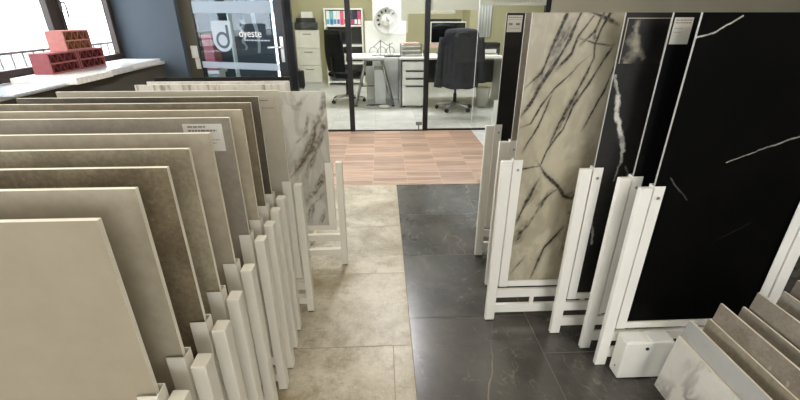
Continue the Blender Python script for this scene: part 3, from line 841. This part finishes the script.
# lobby behind the door: stacked rose boxes, white pole and strips imitating reflections on the door glass
for k in range(4):
    t = bx(-.12, .12, -.15, .15, 0, .13).build('brick_pack', M['brick'], None, (-2.70, 7.0, .62+.131*k), bevel=.006)
    tag(t, ('bottom', 'second lowest', 'second highest', 'topmost')[k]+' rose clay pack of the pile seen through the glass door', 'pack', 'rose packs in the lobby')
t = thing('lobby_stand', 'white stand under the rose packs behind the glass door', 'stand', (-2.70, 7.0, 0))
bx(-.16, .16, -.19, .19, .57, .6195).build('top', M['white_lam'], t)
bx(-.13, .13, -.15, .15, .0, .57).build('body', M['white_lam'], t)
t = MB(); t.tube([(0, 0, 0), (0, 0, ZC-.005)], .028); t = t.build('reflection_pole', M['white_board'], None, (-2.05, 6.2, 0)); tag(t, 'thin white pole standing in for a window frame reflection behind the door logo', 'pole')
def strip(x, y, z0, z1, lab, wd):
    rows = []
    for i in range(19):
        z = z0+(z1-z0)*i/18
        k = .018*math.sin(i*.9)
        w2 = wd*(.45+.55*min(1, i/8))
        rows.append([(k-w2/2, .01*math.sin(i), z), (k, .02+.012*math.cos(i*.7), z), (k+w2/2, .01*math.cos(i), z)])
    q = MB(); q.grid(rows); o = q.build('reflection_strip', M['white_board'], None, (x, y, 0), solid=.004); tag(o, lab, 'reflection strip', 'white strips standing in for door glass reflections'); return o
strip(-1.63, 5.9, .95, ZC-.004, 'longer white wavy strip standing in for a reflection on the glass door', .07)
short_strip = strip(-1.86, 6.1, .98, 1.36, 'shorter white stand-in reflection strip left of the longer one', .05)
q = MB(); q.tube([(0, .02, 1.36), (0, .02, ZC)], .004, 6); q = q.build('cord', M['grey_steel'], short_strip)

# glass front of the office
def post(x, lab):
    o = bx(-.032, .032, -.03, .03, 0, 2.25).build('trim_post', M['black_metal'], None, (x, 5.415, 0), bevel=.003); struct(o, lab)
for i, (x, lab) in enumerate(((-.39, 'black post left of the trestle desk'), (.575, 'black post between the two panes of the office front'), (2.035, 'black end post of the glass front by the grey wall'))): post(x, lab)
struct(boxes((-1.05, -.422, 5.40, 5.43, 0, .022), (-.358, .543, 5.40, 5.43, 0, .012), (.607, 2.003, 5.40, 5.43, 0, .022)).build('trim_sill_rail', M['black_metal']))
for n, (x0, x1, z0) in enumerate(((-1.05, -.422, .022), (-.358, .543, .014), (.607, 1.26, .022))):
    o = bx(x0, x1, 5.411, 5.419, z0, 2.25).build('window_%d' % (20+n), M['glass']); struct(o, 'clear glass pane of the office front')
o = bx(1.20, 2.003, 5.394, 5.402, .022, 2.25).build('window_23', M['glass']); struct(o, 'clear glass pane of the office front')
bx(1.197, 1.2, 5.392, 5.404, .022, 2.25).build('edge_strip', M['white_board'], o)
fb = bx(.607, 1.19, 5.4085, 5.4105, 1.475, 1.80).build('frosted_band', M['frost_grey'], None); fb.parent = bpy.data.objects['window_22']; 
fb = bx(1.2, 2.003, 5.3915, 5.3935, 1.525, 1.80).build('frosted_band', M['frost_grey'], o)
q = MB(); x = 1.34
while x < 1.95:
    ww = random.uniform(.012, .03); q.box(x, x+.009, 5.389, 5.3915, 1.565, 1.64); q.box(x, x+ww, 5.389, 5.3915, 1.565, 1.577); x += ww+.014
q.build('lettering', M['sticker_beige'], o)
t = thing('floor_lock', 'small steel lock at the lower corner of the glass door pane', 'lock', (.49, 5.41, .014))
bx(-.04, .045, -.018, .0, .06, .105).build('body', M['grey_steel'], t, bevel=.003)
bx(-.008, .008, -.012, .0, 0, .06).build('bolt', M['grey_steel'], t)
# white board leaning at the inside of the glass
q = MB(); m_ = Matrix.Translation((1.66, 5.47, .010)) @ Matrix.Rotation(R(4), 4, 'Y') @ Matrix.Rotation(R(-8), 4, 'X')
q.box(-.17, .1, 0, .012, 0.0, .36, m=m_); q = q.build('leaning_board', M['white_board']); tag(q, 'small white board leaning low behind the right glass pane', 'board')

# ================================================================== OFFICE
# filing cabinet
t = thing('filing_cabinet', 'cream three-drawer filing cabinet at the back of the office', 'cabinet', (-1.58, 9.62, 0))
x0, x1 = -.26, .26
b = bx(x0, x1, -.27+.33, .06, 0, 1.12); 
b.b.clear(); b.box(x0, x1, -.02, .07, 0, 1.12); b.build('body', M['cream_metal'], t, bevel=.004)
for k in range(3):
    d_ = bx(x0+.01, x1-.01, -.04, -.021, .03+.363*k, .03+.363*k+.352).build('drawer', M['cream_metal'], t, bevel=.006)
    b = MB(); b.box(-.09, .09, -.052, -.04, .30+.363*k, .318+.363*k); b.build('handle', M['grey_steel'], d_, bevel=.003)
t = thing('printer', 'black printer standing on the cream filing cabinet', 'printer', (-1.58, 9.62, 1.12))
bx(-.24, .24, -.05, .06, 0, .15).build('body', M['dark_grey'], t, bevel=.02)
bx(-.2, .2, -.06, .05, .15, .235).build('lid', M['black_rubber'], t, bevel=.012)
bx(-.18, .18, -.075, -.05, .03, .05).build('tray', M['black_metal'], t)
t = tag(bx(-.12, .12, -.04, .04, 0, .12).build('paper_box', M['paper'], None, (-1.55, 9.615, 1.355), bevel=.004), 'small white box on top of the black printer', 'box')
t = thing('suitcase', 'small black case standing on the floor left of the filing cabinet', 'case', (-1.98, 9.0, 0))
t.location = (-1.74, 8.95, 0)
bx(-.13, .13, -.08, .08, .02, .36).build('body', M['black_rubber'], t, bevel=.03, seg=3)
b = MB(); b.tube([(-.05, 0, .35), (-.05, 0, .39), (.05, 0, .39), (.05, 0, .35)], .008); b.build('handle', M['dark_grey'], t)
for x in (-.1, .1): bx(x-.015, x+.015, -.05, .05, 0, .02).build('foot', M['dark_grey'], t)
# white notice panel on slanted wall
# bookshelf
t = thing('bookshelf', 'white bookshelf with coloured binders behind the left black office chair', 'bookshelf', (-.76, 9.5, 0))
SW = .40
b = boxes((-SW, -SW+.03, -.2, .18, 0, 1.54), (SW-.03, SW, -.2, .18, 0, 1.54)); b.build('side', M['white_lam'], t)
bx(-SW+.03, SW-.03, .165, .18, .06, 1.52).build('back', M['dark_grey'], t)
for z in (.06, .44, .80, 1.19, 1.51): bx(-SW+.03, SW-.03, -.2, .165, z, z+.03).build('shelf', M['white_lam'], t)
bcols = [(240, 240, 238), (120, 190, 205), (240, 240, 238), (240, 240, 238), (226, 96, 140), (236, 232, 230), (240, 240, 238), (60, 60, 90), (40, 40, 52), (215, 70, 120)]
bdesc = ['leftmost white', 'pale blue', 'white one right of the pale blue', 'white one left of the pink', 'pink', 'cream-white one right of the pink', 'white one before the navy', 'navy', 'black', 'magenta rightmost']
lcols = [(70, 170, 180), (70, 110, 190), (60, 150, 190), (120, 100, 190), (226, 70, 110), (210, 60, 90), (230, 110, 150), (200, 60, 110), (230, 230, 230), (235, 235, 235)]
for k in range(10):
    o = thing('binder', bdesc[k]+' binder on the top shelf of the white bookshelf', 'binder', (-1.112+.0715*k, 9.40, 1.22), 0, 'binders on the top shelf')
    bx(0, .066, -.06, .2, .0005, .275).build('cover', plain('binder_cover_%d' % k, bcols[k], .5), o, bevel=.003)
    bx(.006, .06, -.0615, -.06, .02, .11).build('spine_label', plain('binder_label_%d' % k, lcols[k], .5), o)
for k, (x, wd, hh, c_, lab) in enumerate(((-1.09, .10, .26, 'dark_grey', 'dark grey folder stack standing on the second shelf'), (-.95, .12, .22, 'black_rubber', 'black document box on the second shelf of the bookshelf'))):
    tag(bx(0, wd, -.08, .14, .0005, hh).build('document_box', M[c_], None, (x, 9.44, .83), bevel=.003), lab, 'document box')
for k in range(4):
    tag(bx(0, .32, -.1, .12, 0, .045).build('paper_stack', M['paper'], None, (-1.09+.006*k, 9.44, .4705+.046*k), bevel=.002), ('lowest', 'second', 'third', 'topmost')[k]+' white paper stack on the lower shelf of the bookshelf', 'paper', 'paper stacks on the bookshelf')
tag(bx(0, .36, -.1, .12, 0, .1).build('document_box', M['dark_grey'], None, (-1.08, 9.44, .0905), bevel=.003), 'flat dark box on the bottom shelf of the bookshelf', 'document box')

# desks
t = thing('trestle_desk', 'white desk top on grey steel trestles behind the left glass pane', 'desk', (-.12, 7.33, 0))
bx(-.40, .39, -.4, .4, .765, .795).build('desk_top', M['white_lam'], t, bevel=.003)
for yy in (-.30, .26):
    for sx in (-1, 1):
        q = MB(); q.tube([(sx*.315-.0, yy-.06*0, .015), (sx*.13, yy, .74)], .021, 8); l_ = q.build('leg', M['grey_steel'], t)
        bx(sx*.315-.024, sx*.315+.024, yy-.024, yy+.024, 0, .016).build('foot', M['black_rubber'], l_)
    bx(-.18, .18, yy-.022, yy+.022, .735, .765).build('crossbar', M['grey_steel'], t)
    q = MB(); q.tube([(-.255, yy, .25), (.255, yy, .25)], .012, 8); q.build('stretcher', M['grey_steel'], t) if yy > 0 else q.b.free()
t = thing('office_desk', 'long white office desk with the computer and a drawer pedestal side', 'desk', (1.18, 7.28, 0))
bx(-.89, .87, -.4, .4, .765, .795).build('desk_top', M['white_lam'], t, bevel=.003)
bx(-.88, -.855, -.36, .38, 0, .765).build('side_panel', M['grey_steel'], t)
bx(.84, .865, -.36, .38, 0, .765).build('side_panel', M['white_lam'], t)
bx(-.855, .84, .33, .35, .3, .765).build('modesty_panel', M['dark_grey'], t)
t = thing('drawer_pedestal', 'white drawer pedestal under the left end of the long desk', 'drawers', (.53, 7.1, 0))
bx(-.185, .185, -.2, .3, .03, .73).build('body', M['white_lam'], t)
for (z0, z1) in ((.04, .36), (.37, .48), (.49, .60), (.61, .72)):
    d_ = bx(-.18, .18, -.218, -.201, z0, z1).build('drawer', M['white_lam'], t)
    if z1 < .7: bx(-.13, .165, -.226, -.218, z1-.024, z1+.0).build('handle', M['dark_grey'], d_)
for x in (-.15, .15):
    for y in (-.16, .26): bx(x-.02, x+.02, y-.02, y+.02, 0, .03).build('foot', M['black_rubber'], t)
# boards behind the desks
t = thing('tall_cabinet', 'tall white cabinet behind the trestle desk with the round dial', 'cabinet', (.13, 7.98, 0))
bx(-.26, .24, -.08, .2, 0, 2.05).build('body', M['white_lam'], t, bevel=.003)
bx(-.25, .085, -.1, -.081, .05, 2.0).build('door', M['white_board'], t)
bx(.095, .235, -.1, -.081, .05, 2.0).build('door', M['white_board'], t)
t = tag(bx(-.36, .36, -.012, .012, .0, 1.32).build('white_board', M['white_board'], None, (.09, 7.80, 0), bevel=.003), 'wide white board standing behind the trestle desk', 'board')
# sketch on the board? a bicycle-like wire model stands in front of it, on the desk
t = thing('round_dial', 'round white dial with black marks hung before the tall cabinet', 'clock', (.115, 7.765, 1.33))
RX = Matrix.Rotation(math.pi/2, 4, 'X')
q = MB(); q.lathe([(.0, .0), (.22, .0), (.232, .012), (.225, .03), (.19, .03), (.182, .02), (.0, .018)], 40, m=RX, caps=False); q.build('rim', plain('dial_grey', (208, 206, 200), .4), t)
q = MB(); q.lathe([(.001, .02), (.085, .02), (.09, .032), (.08, .045), (.001, .045)], 28, m=RX, caps=False); q.build('hub', M['white_lam'], t)
for k in range(7):
    a = R(205-27*k)
    m_ = Matrix.Translation((.15*math.cos(a), -.0205, .15*math.sin(a))) @ Matrix.Rotation(-a+math.pi/2, 4, 'Y')
    q = MB(); q.box(-.013, .013, -.006, 0, -.02, .022, m=m_); q.build('mark', M['black_rubber'], t)
q = MB(); q.box(-.004, .004, -.05, -.045, 0, .07); q.box(0, .05, -.05, -.045, -.004, .004); q.build('hand', M['dark_grey'], t)
q = MB(); q.tube([(0, 0, .0), (0, .021, 0)], .02, 10); q.build('mount', M['white_lam'], t)
# desk clutter
t = thing('wire_holder', 'grey wire desk holder with round loops on the trestle desk', 'desk holder', (.02, 7.2, .795))
for k in range(3):
    q = MB(); x = -.14+.14*k; r_ = .065
    q.tube([(x+r_*math.cos(a*math.pi/10), .02*k, .075+r_*math.sin(a*math.pi/10)) for a in range(21)], .006, 6); q.build('loop', M['grey_steel'], t)
q = MB(); q.tube([(-.16, 0, .006), (.2, .04, .006)], .006, 6); q.tube([(-.14, 0, .14), (-.02, .0, .24), (.1, .02, .16), (.18, .04, .20)], .006, 6); q.tube([(-.02, 0, .01), (-.02, 0, .25)], .006, 6); q.tube([(.14, .04, .01), (.12, .03, .2)], .006, 6); q.build('rod', M['dark_grey'], t)
for x, y, rz, lab in ((-.37, 7.06, .2, 'loose white paper sheets at the left end of the trestle desk'), (-.09, 7.03, -.1, 'white paper sheets in the middle of the trestle desk')):
    o = bx(-.12, .12, -.09, .09, 0, .006).build('paper', M['paper'], None, (x, y, .7955)); o.rotation_euler = (0, 0, rz); tag(o, lab, 'paper')
o = bx(-.13, .13, -.1, .1, 0, .018).build('catalogue', M['dark_grey'], None, (.185, 7.08, .7955)); o.rotation_euler = (0, 0, .05); tag(o, 'dark catalogue lying at the right end of the trestle desk', 'catalogue')
t = thing('letter_tray', 'grey wire letter tray filled with papers on the long desk', 'letter tray', (.50, 7.22, .795))
for k in range(3):
    z = .004+.065*k
    q = MB()
    for (p0, p1) in (((-.17, -.13), (.17, -.13)), ((.17, -.13), (.17, .13)), ((.17, .13), (-.17, .13)), ((-.17, .13), (-.17, -.13))):
        q.tube([(*p0, z+.002), (*p1, z+.002)], .004, 6); q.tube([(*p0, z+.04), (*p1, z+.04)], .004, 6)
    q.build('tray', M['dark_grey'], t)
    tag(bx(-.15, .15, -.11, .11, 0, .032).build('paper_stack', M['paper'], None, (.50, 7.22, .795+z+.0065)), ('bottom', 'middle', 'top')[k]+' paper stack in the grey wire letter tray', 'paper', 'papers in the letter tray')
q = MB()
for x in (-.17, .17):
    for y in (-.13, .13): q.tube([(x, y, 0), (x, y, .19)], .004, 6)
q.build('upright', M['dark_grey'], t)
q = MB(); q.box(-.13, .12, -.09, .09, 0, .03); q.box(-.02, .03, -.03, .05, .03, .035); q = q.build('catalogue', M['pinkish'], None, (.5, 7.22, .972)); q.rotation_euler = (0, 0, .15); tag(q, 'rust-toned catalogue lying on top of the letter tray', 'catalogue')
t = thing('pen_cup', 'dark pen cup beside the black post on the long desk', 'pen cup', (.735, 7.15, .795))
q = MB(); q.lathe([(.03, 0), (.036, .1), (.032, .1), (.028, .006)], 16); q.build('cup', M['black_rubber'], t)
for k in range(4):
    q = MB(); q.tube([(.01*math.cos(k*1.6), .01*math.sin(k*1.6), .01), (.026*math.cos(k*1.6), .026*math.sin(k*1.6), .17)], .004, 6); q.build('pen', M['dark_grey'], t)
# computer
t = thing('computer_monitor', 'white-framed computer with dark screen and pinkish chin on the long desk', 'monitor', (1.125, 7.32, .795))
bx(-.295, .295, -.015, .015, .115, .52).build('casing', M['white_plastic'], t, bevel=.004)
bx(-.28, .28, -.017, -.0152, .20, .505).build('screen', M['screen'], t)
bx(-.295, .295, -.019, -.0152, .115, .19).build('chin', M['pinkish'], t)
bx(-.09, .09, -.012, .012, .03, .115).build('neck', M['white_plastic'], t)
bx(-.11, .11, -.09, .1, 0, .012).build('base', M['white_plastic'], t, bevel=.003); bx(-.09, .09, .0, .014, .012, .03).build('bracket', M['white_plastic'], t)
t = thing('second_monitor', 'black monitor whose top edge shows above the white-framed computer', 'monitor', (1.10, 7.52, .795))
bx(-.29, .27, -.02, .02, .2, .56).build('casing', M['black_rubber'], t, bevel=.004)
bx(-.04, .04, .02, .05, .01, .4).build('stand', M['black_rubber'], t); bx(-.12, .12, -.06, .1, 0, .01).build('base', M['black_rubber'], t)
t = thing('desk_printer', 'black desk printer with papers at the right end of the long desk', 'printer', (1.84, 7.32, .795))
bx(-.19, .15, -.14, .14, .0, .12).build('body', M['dark_grey'], t, bevel=.012)
bx(-.19, .15, -.13, .13, .122, .20).build('scanner', M['black_rubber'], t, bevel=.012)
bx(-.15, .1, -.2, -.14, .02, .03).build('tray', M['white_lam'], t)
q = MB(); q.box(-.14, .08, -.17, -.145, .045, .10); q.build('paper', M['paper'], t)
tag(bx(-.16, .16, -.06, .06, 0, .02).build('paper', M['paper'], None, (1.80, 7.0, .7955)), 'white papers lying before the black desk printer', 'paper')
# white curtain on the office side wall
rows = []
for i in range(2):
    rows.append([(x*.01, .012*math.sin(x*1.1), (1.0 if i == 0 else ZC-.01)) for x in range(0, 30)])
q = MB(); q.grid(rows); o = q.build('curtain', M['white_board'], None, (1.94, 8.87, 0), solid=.003); tag(o, 'narrow white hanging curtain right of the computer on the pale yellow wall', 'curtain')
# waste bin
t = MB(); t.lathe([(.085, 0), (.12, .31), (.126, .315), (.117, .31), (.082, .008)], 24); t = t.build('waste_bin', M['white_plastic'], None, (1.70, 6.95, 0)); tag(t, 'white plastic waste bin on the floor right of the office chair with the jacket', 'waste bin')
# white pc tower, cables, chair mat
t = thing('computer_tower', 'pale grey computer case standing under the trestle desk', 'computer', (-.02, 7.28, .006))
bx(-.10, .10, -.2, .2, 0, .60).build('casing', M['grey_steel'], t, bevel=.006); bx(-.09, .09, -.206, -.201, .02, .58).build('front', plain('pale_case', (196, 198, 198), .5), t)
t = tag(bx(-.25, .165, 6.84, 7.60, 0, .004).build('chair_mat', plain('blue_grey_mat', (172, 178, 186), .35), None), 'pale bluish floor mat under the trestle desk', 'mat')
mat_obj = t
q = MB(); q.tube([(.045*i-.26, 7.03+.035*math.sin(i*1.9), .012+.012*(i % 2)) for i in range(8)], .006, 6); q.tube([(-.04*i+.05, 7.035+.03*math.cos(i*2.3), .03) for i in range(7)], .006, 6)
o = q.build('cable', M['dark_grey'], None); tag(o, 'tangled dark cables on the mat under the trestle desk', 'cable')
q = MB(); q.lathe([(.05, 0), (.085, .012), (.09, .03), (.07, .03), (.05, .012)], 20); q = q.build('cable_coil', M['paper'], None, (.04, 6.88, .006)); tag(q, 'white cable coil on the mat below the trestle desk', 'cable')
# black bag hanging under the desk
t = tag(bx(-.06, .06, -.05, .05, 0, .12).build('power_box', M['black_rubber'], None, (-.20, 7.16, .6445), bevel=.02), 'black box fixed under the trestle desk top', 'power box')

# office chairs
def office_chair(loc, rz, lab, back_w=.46, back_h=.62, sp=.35, arms=True):
    t = thing('office_chair', lab, 'office chair', loc, rz, 'black office chairs')
    base = bpy.data.objects.new('star_base', None); COL.objects.link(base); base.parent = t
    for k in range(5):
        a = 2*math.pi*k/5+sp
        c_, s_ = math.cos(a), math.sin(a)
        q = MB(); q.tube([(.03*c_, .03*s_, .115), (.16*c_, .16*s_, .098), (.29*c_, .29*s_, .075)], .023, 8, .014); q.build('spoke', M['chrome'], base)
        q = MB()
        for e in (-1, 1):
            ox, oy = -s_*.016*e, c_*.016*e
            q.tube([(.29*c_+ox*.4, .29*s_+oy*.4, .029), (.29*c_+ox*1.6, .29*s_+oy*1.6, .029)], .029, 12)
        q.box(.29*c_-.006, .29*c_+.006, .29*s_-.006, .29*s_+.006, .03, .08)
        q.build('caster', M['black_rubber'], base)
    q = MB(); q.lathe([(.03, .085), (.045, .13), (.028, .14), (.028, .26), (.018, .262), (.018, .42)], 16); q.build('gas_column', M['black_metal'], t)
    # seat: rounded pad
    rows = []
    q = MB(); q.box(-.24, .24, -.23, .25, .44, .52); q.build('seat', M['black_fabric'], t, bevel=.035, seg=3)
    bx(-.1, .1, -.1, .1, .415, .44).build('mechanism', M['black_metal'], t)
    # backrest: curved padded shell on the -y side (local)
    rows = []
    for i in range(9):
        v = i/8
        wz = back_w*(.86+.14*math.sin(math.pi*min(1, v*1.2)))*(1 if v < .9 else .93)
        rows.append([(wz*(u/8-.5), -.27-.05*math.cos(math.pi*(u/8-.5))+.04-.05*v, .54+back_h*v) for u in range(9)])
    q = MB(); q.grid(rows); q.build('backrest', M['black_fabric'], t, solid=.05, bevel=.012)
    q = MB(); q.tube([(0, -.12, .43), (0, -.26, .45), (0, -.325, .56), (0, -.335, .78)], .02, 8); q.build('back_support', M['black_metal'], t)
    for sx in ((-1, 1) if arms else ()):
        ar = MB(); ar.tube([(sx*.24, .02, .47), (sx*.29, .02, .50), (sx*.29, .02, .66)], .014, 8); a_ = ar.build('armrest', M['black_metal'], t)
        bx(sx*.29-.03, sx*.29+.03, -.1, .13, .66, .685).build('pad', M['black_rubber'], a_, bevel=.01)
    return t
office_chair((1.19, 6.72, 0), 0, 'black office chair on chrome base carrying the charcoal jacket')
office_chair((-.60, 7.45, 0.0), R(-40), 'black office chair behind the left black post by the bookshelf', .42, .66, R(40), False)
# jacket draped over the back of the right chair
rows = []
for i in range(13):
    v = i/12                                # 0 shoulder, 1 hem
    z = 1.205-.80*v
    hw = .245+.03*min(1, v*2.2)+.015*v
    dp = .095+.03*v
    row = []
    for u in range(-8, 9):
        a = u/8*math.pi*.62
        row.append((hw*math.sin(a)*(1.0 if abs(u) < 8 else .97)+.006*math.sin(u*2+i), -.30-.03*v-dp*math.cos(a)+.012*math.sin(u*1.7+i*.4)*v, z+(.03*(1-abs(u)/8) if i == 0 else 0)-.02*math.sin(abs(u))*v))
    rows.append(row)
top = [(p[0]*.8, -.27, p[2]+.012) for p in rows[0]]
jk = thing('jacket', 'charcoal jacket hung over the back of the right office chair', 'jacket', (1.19, 6.72, 0))
q = MB(); q.grid([top]+rows); q.build('body', M['jacket'], jk, solid=.012, sub=1)
for sx in (-1, 1):
    q = MB(); zz = .42 if sx < 0 else .48
    q.tube([(sx*.285, -.33, 1.12), (sx*.30, -.345, .98), (sx*.31, -.36, .78), (sx*.325, -.37, .60), (sx*.34, -.37, zz)], .045, 10, .06); q.build('sleeve', M['jacket'], jk)
q = MB(); q.tube([(-.11, -.40, 1.13), (-.06, -.42, 1.17), (0, -.425, 1.18), (.06, -.42, 1.17), (.11, -.40, 1.13)], .022, 8); q.build('collar', M['jacket'], jk)

# clean up helper empties left unused
bpy.context.view_layer.update()
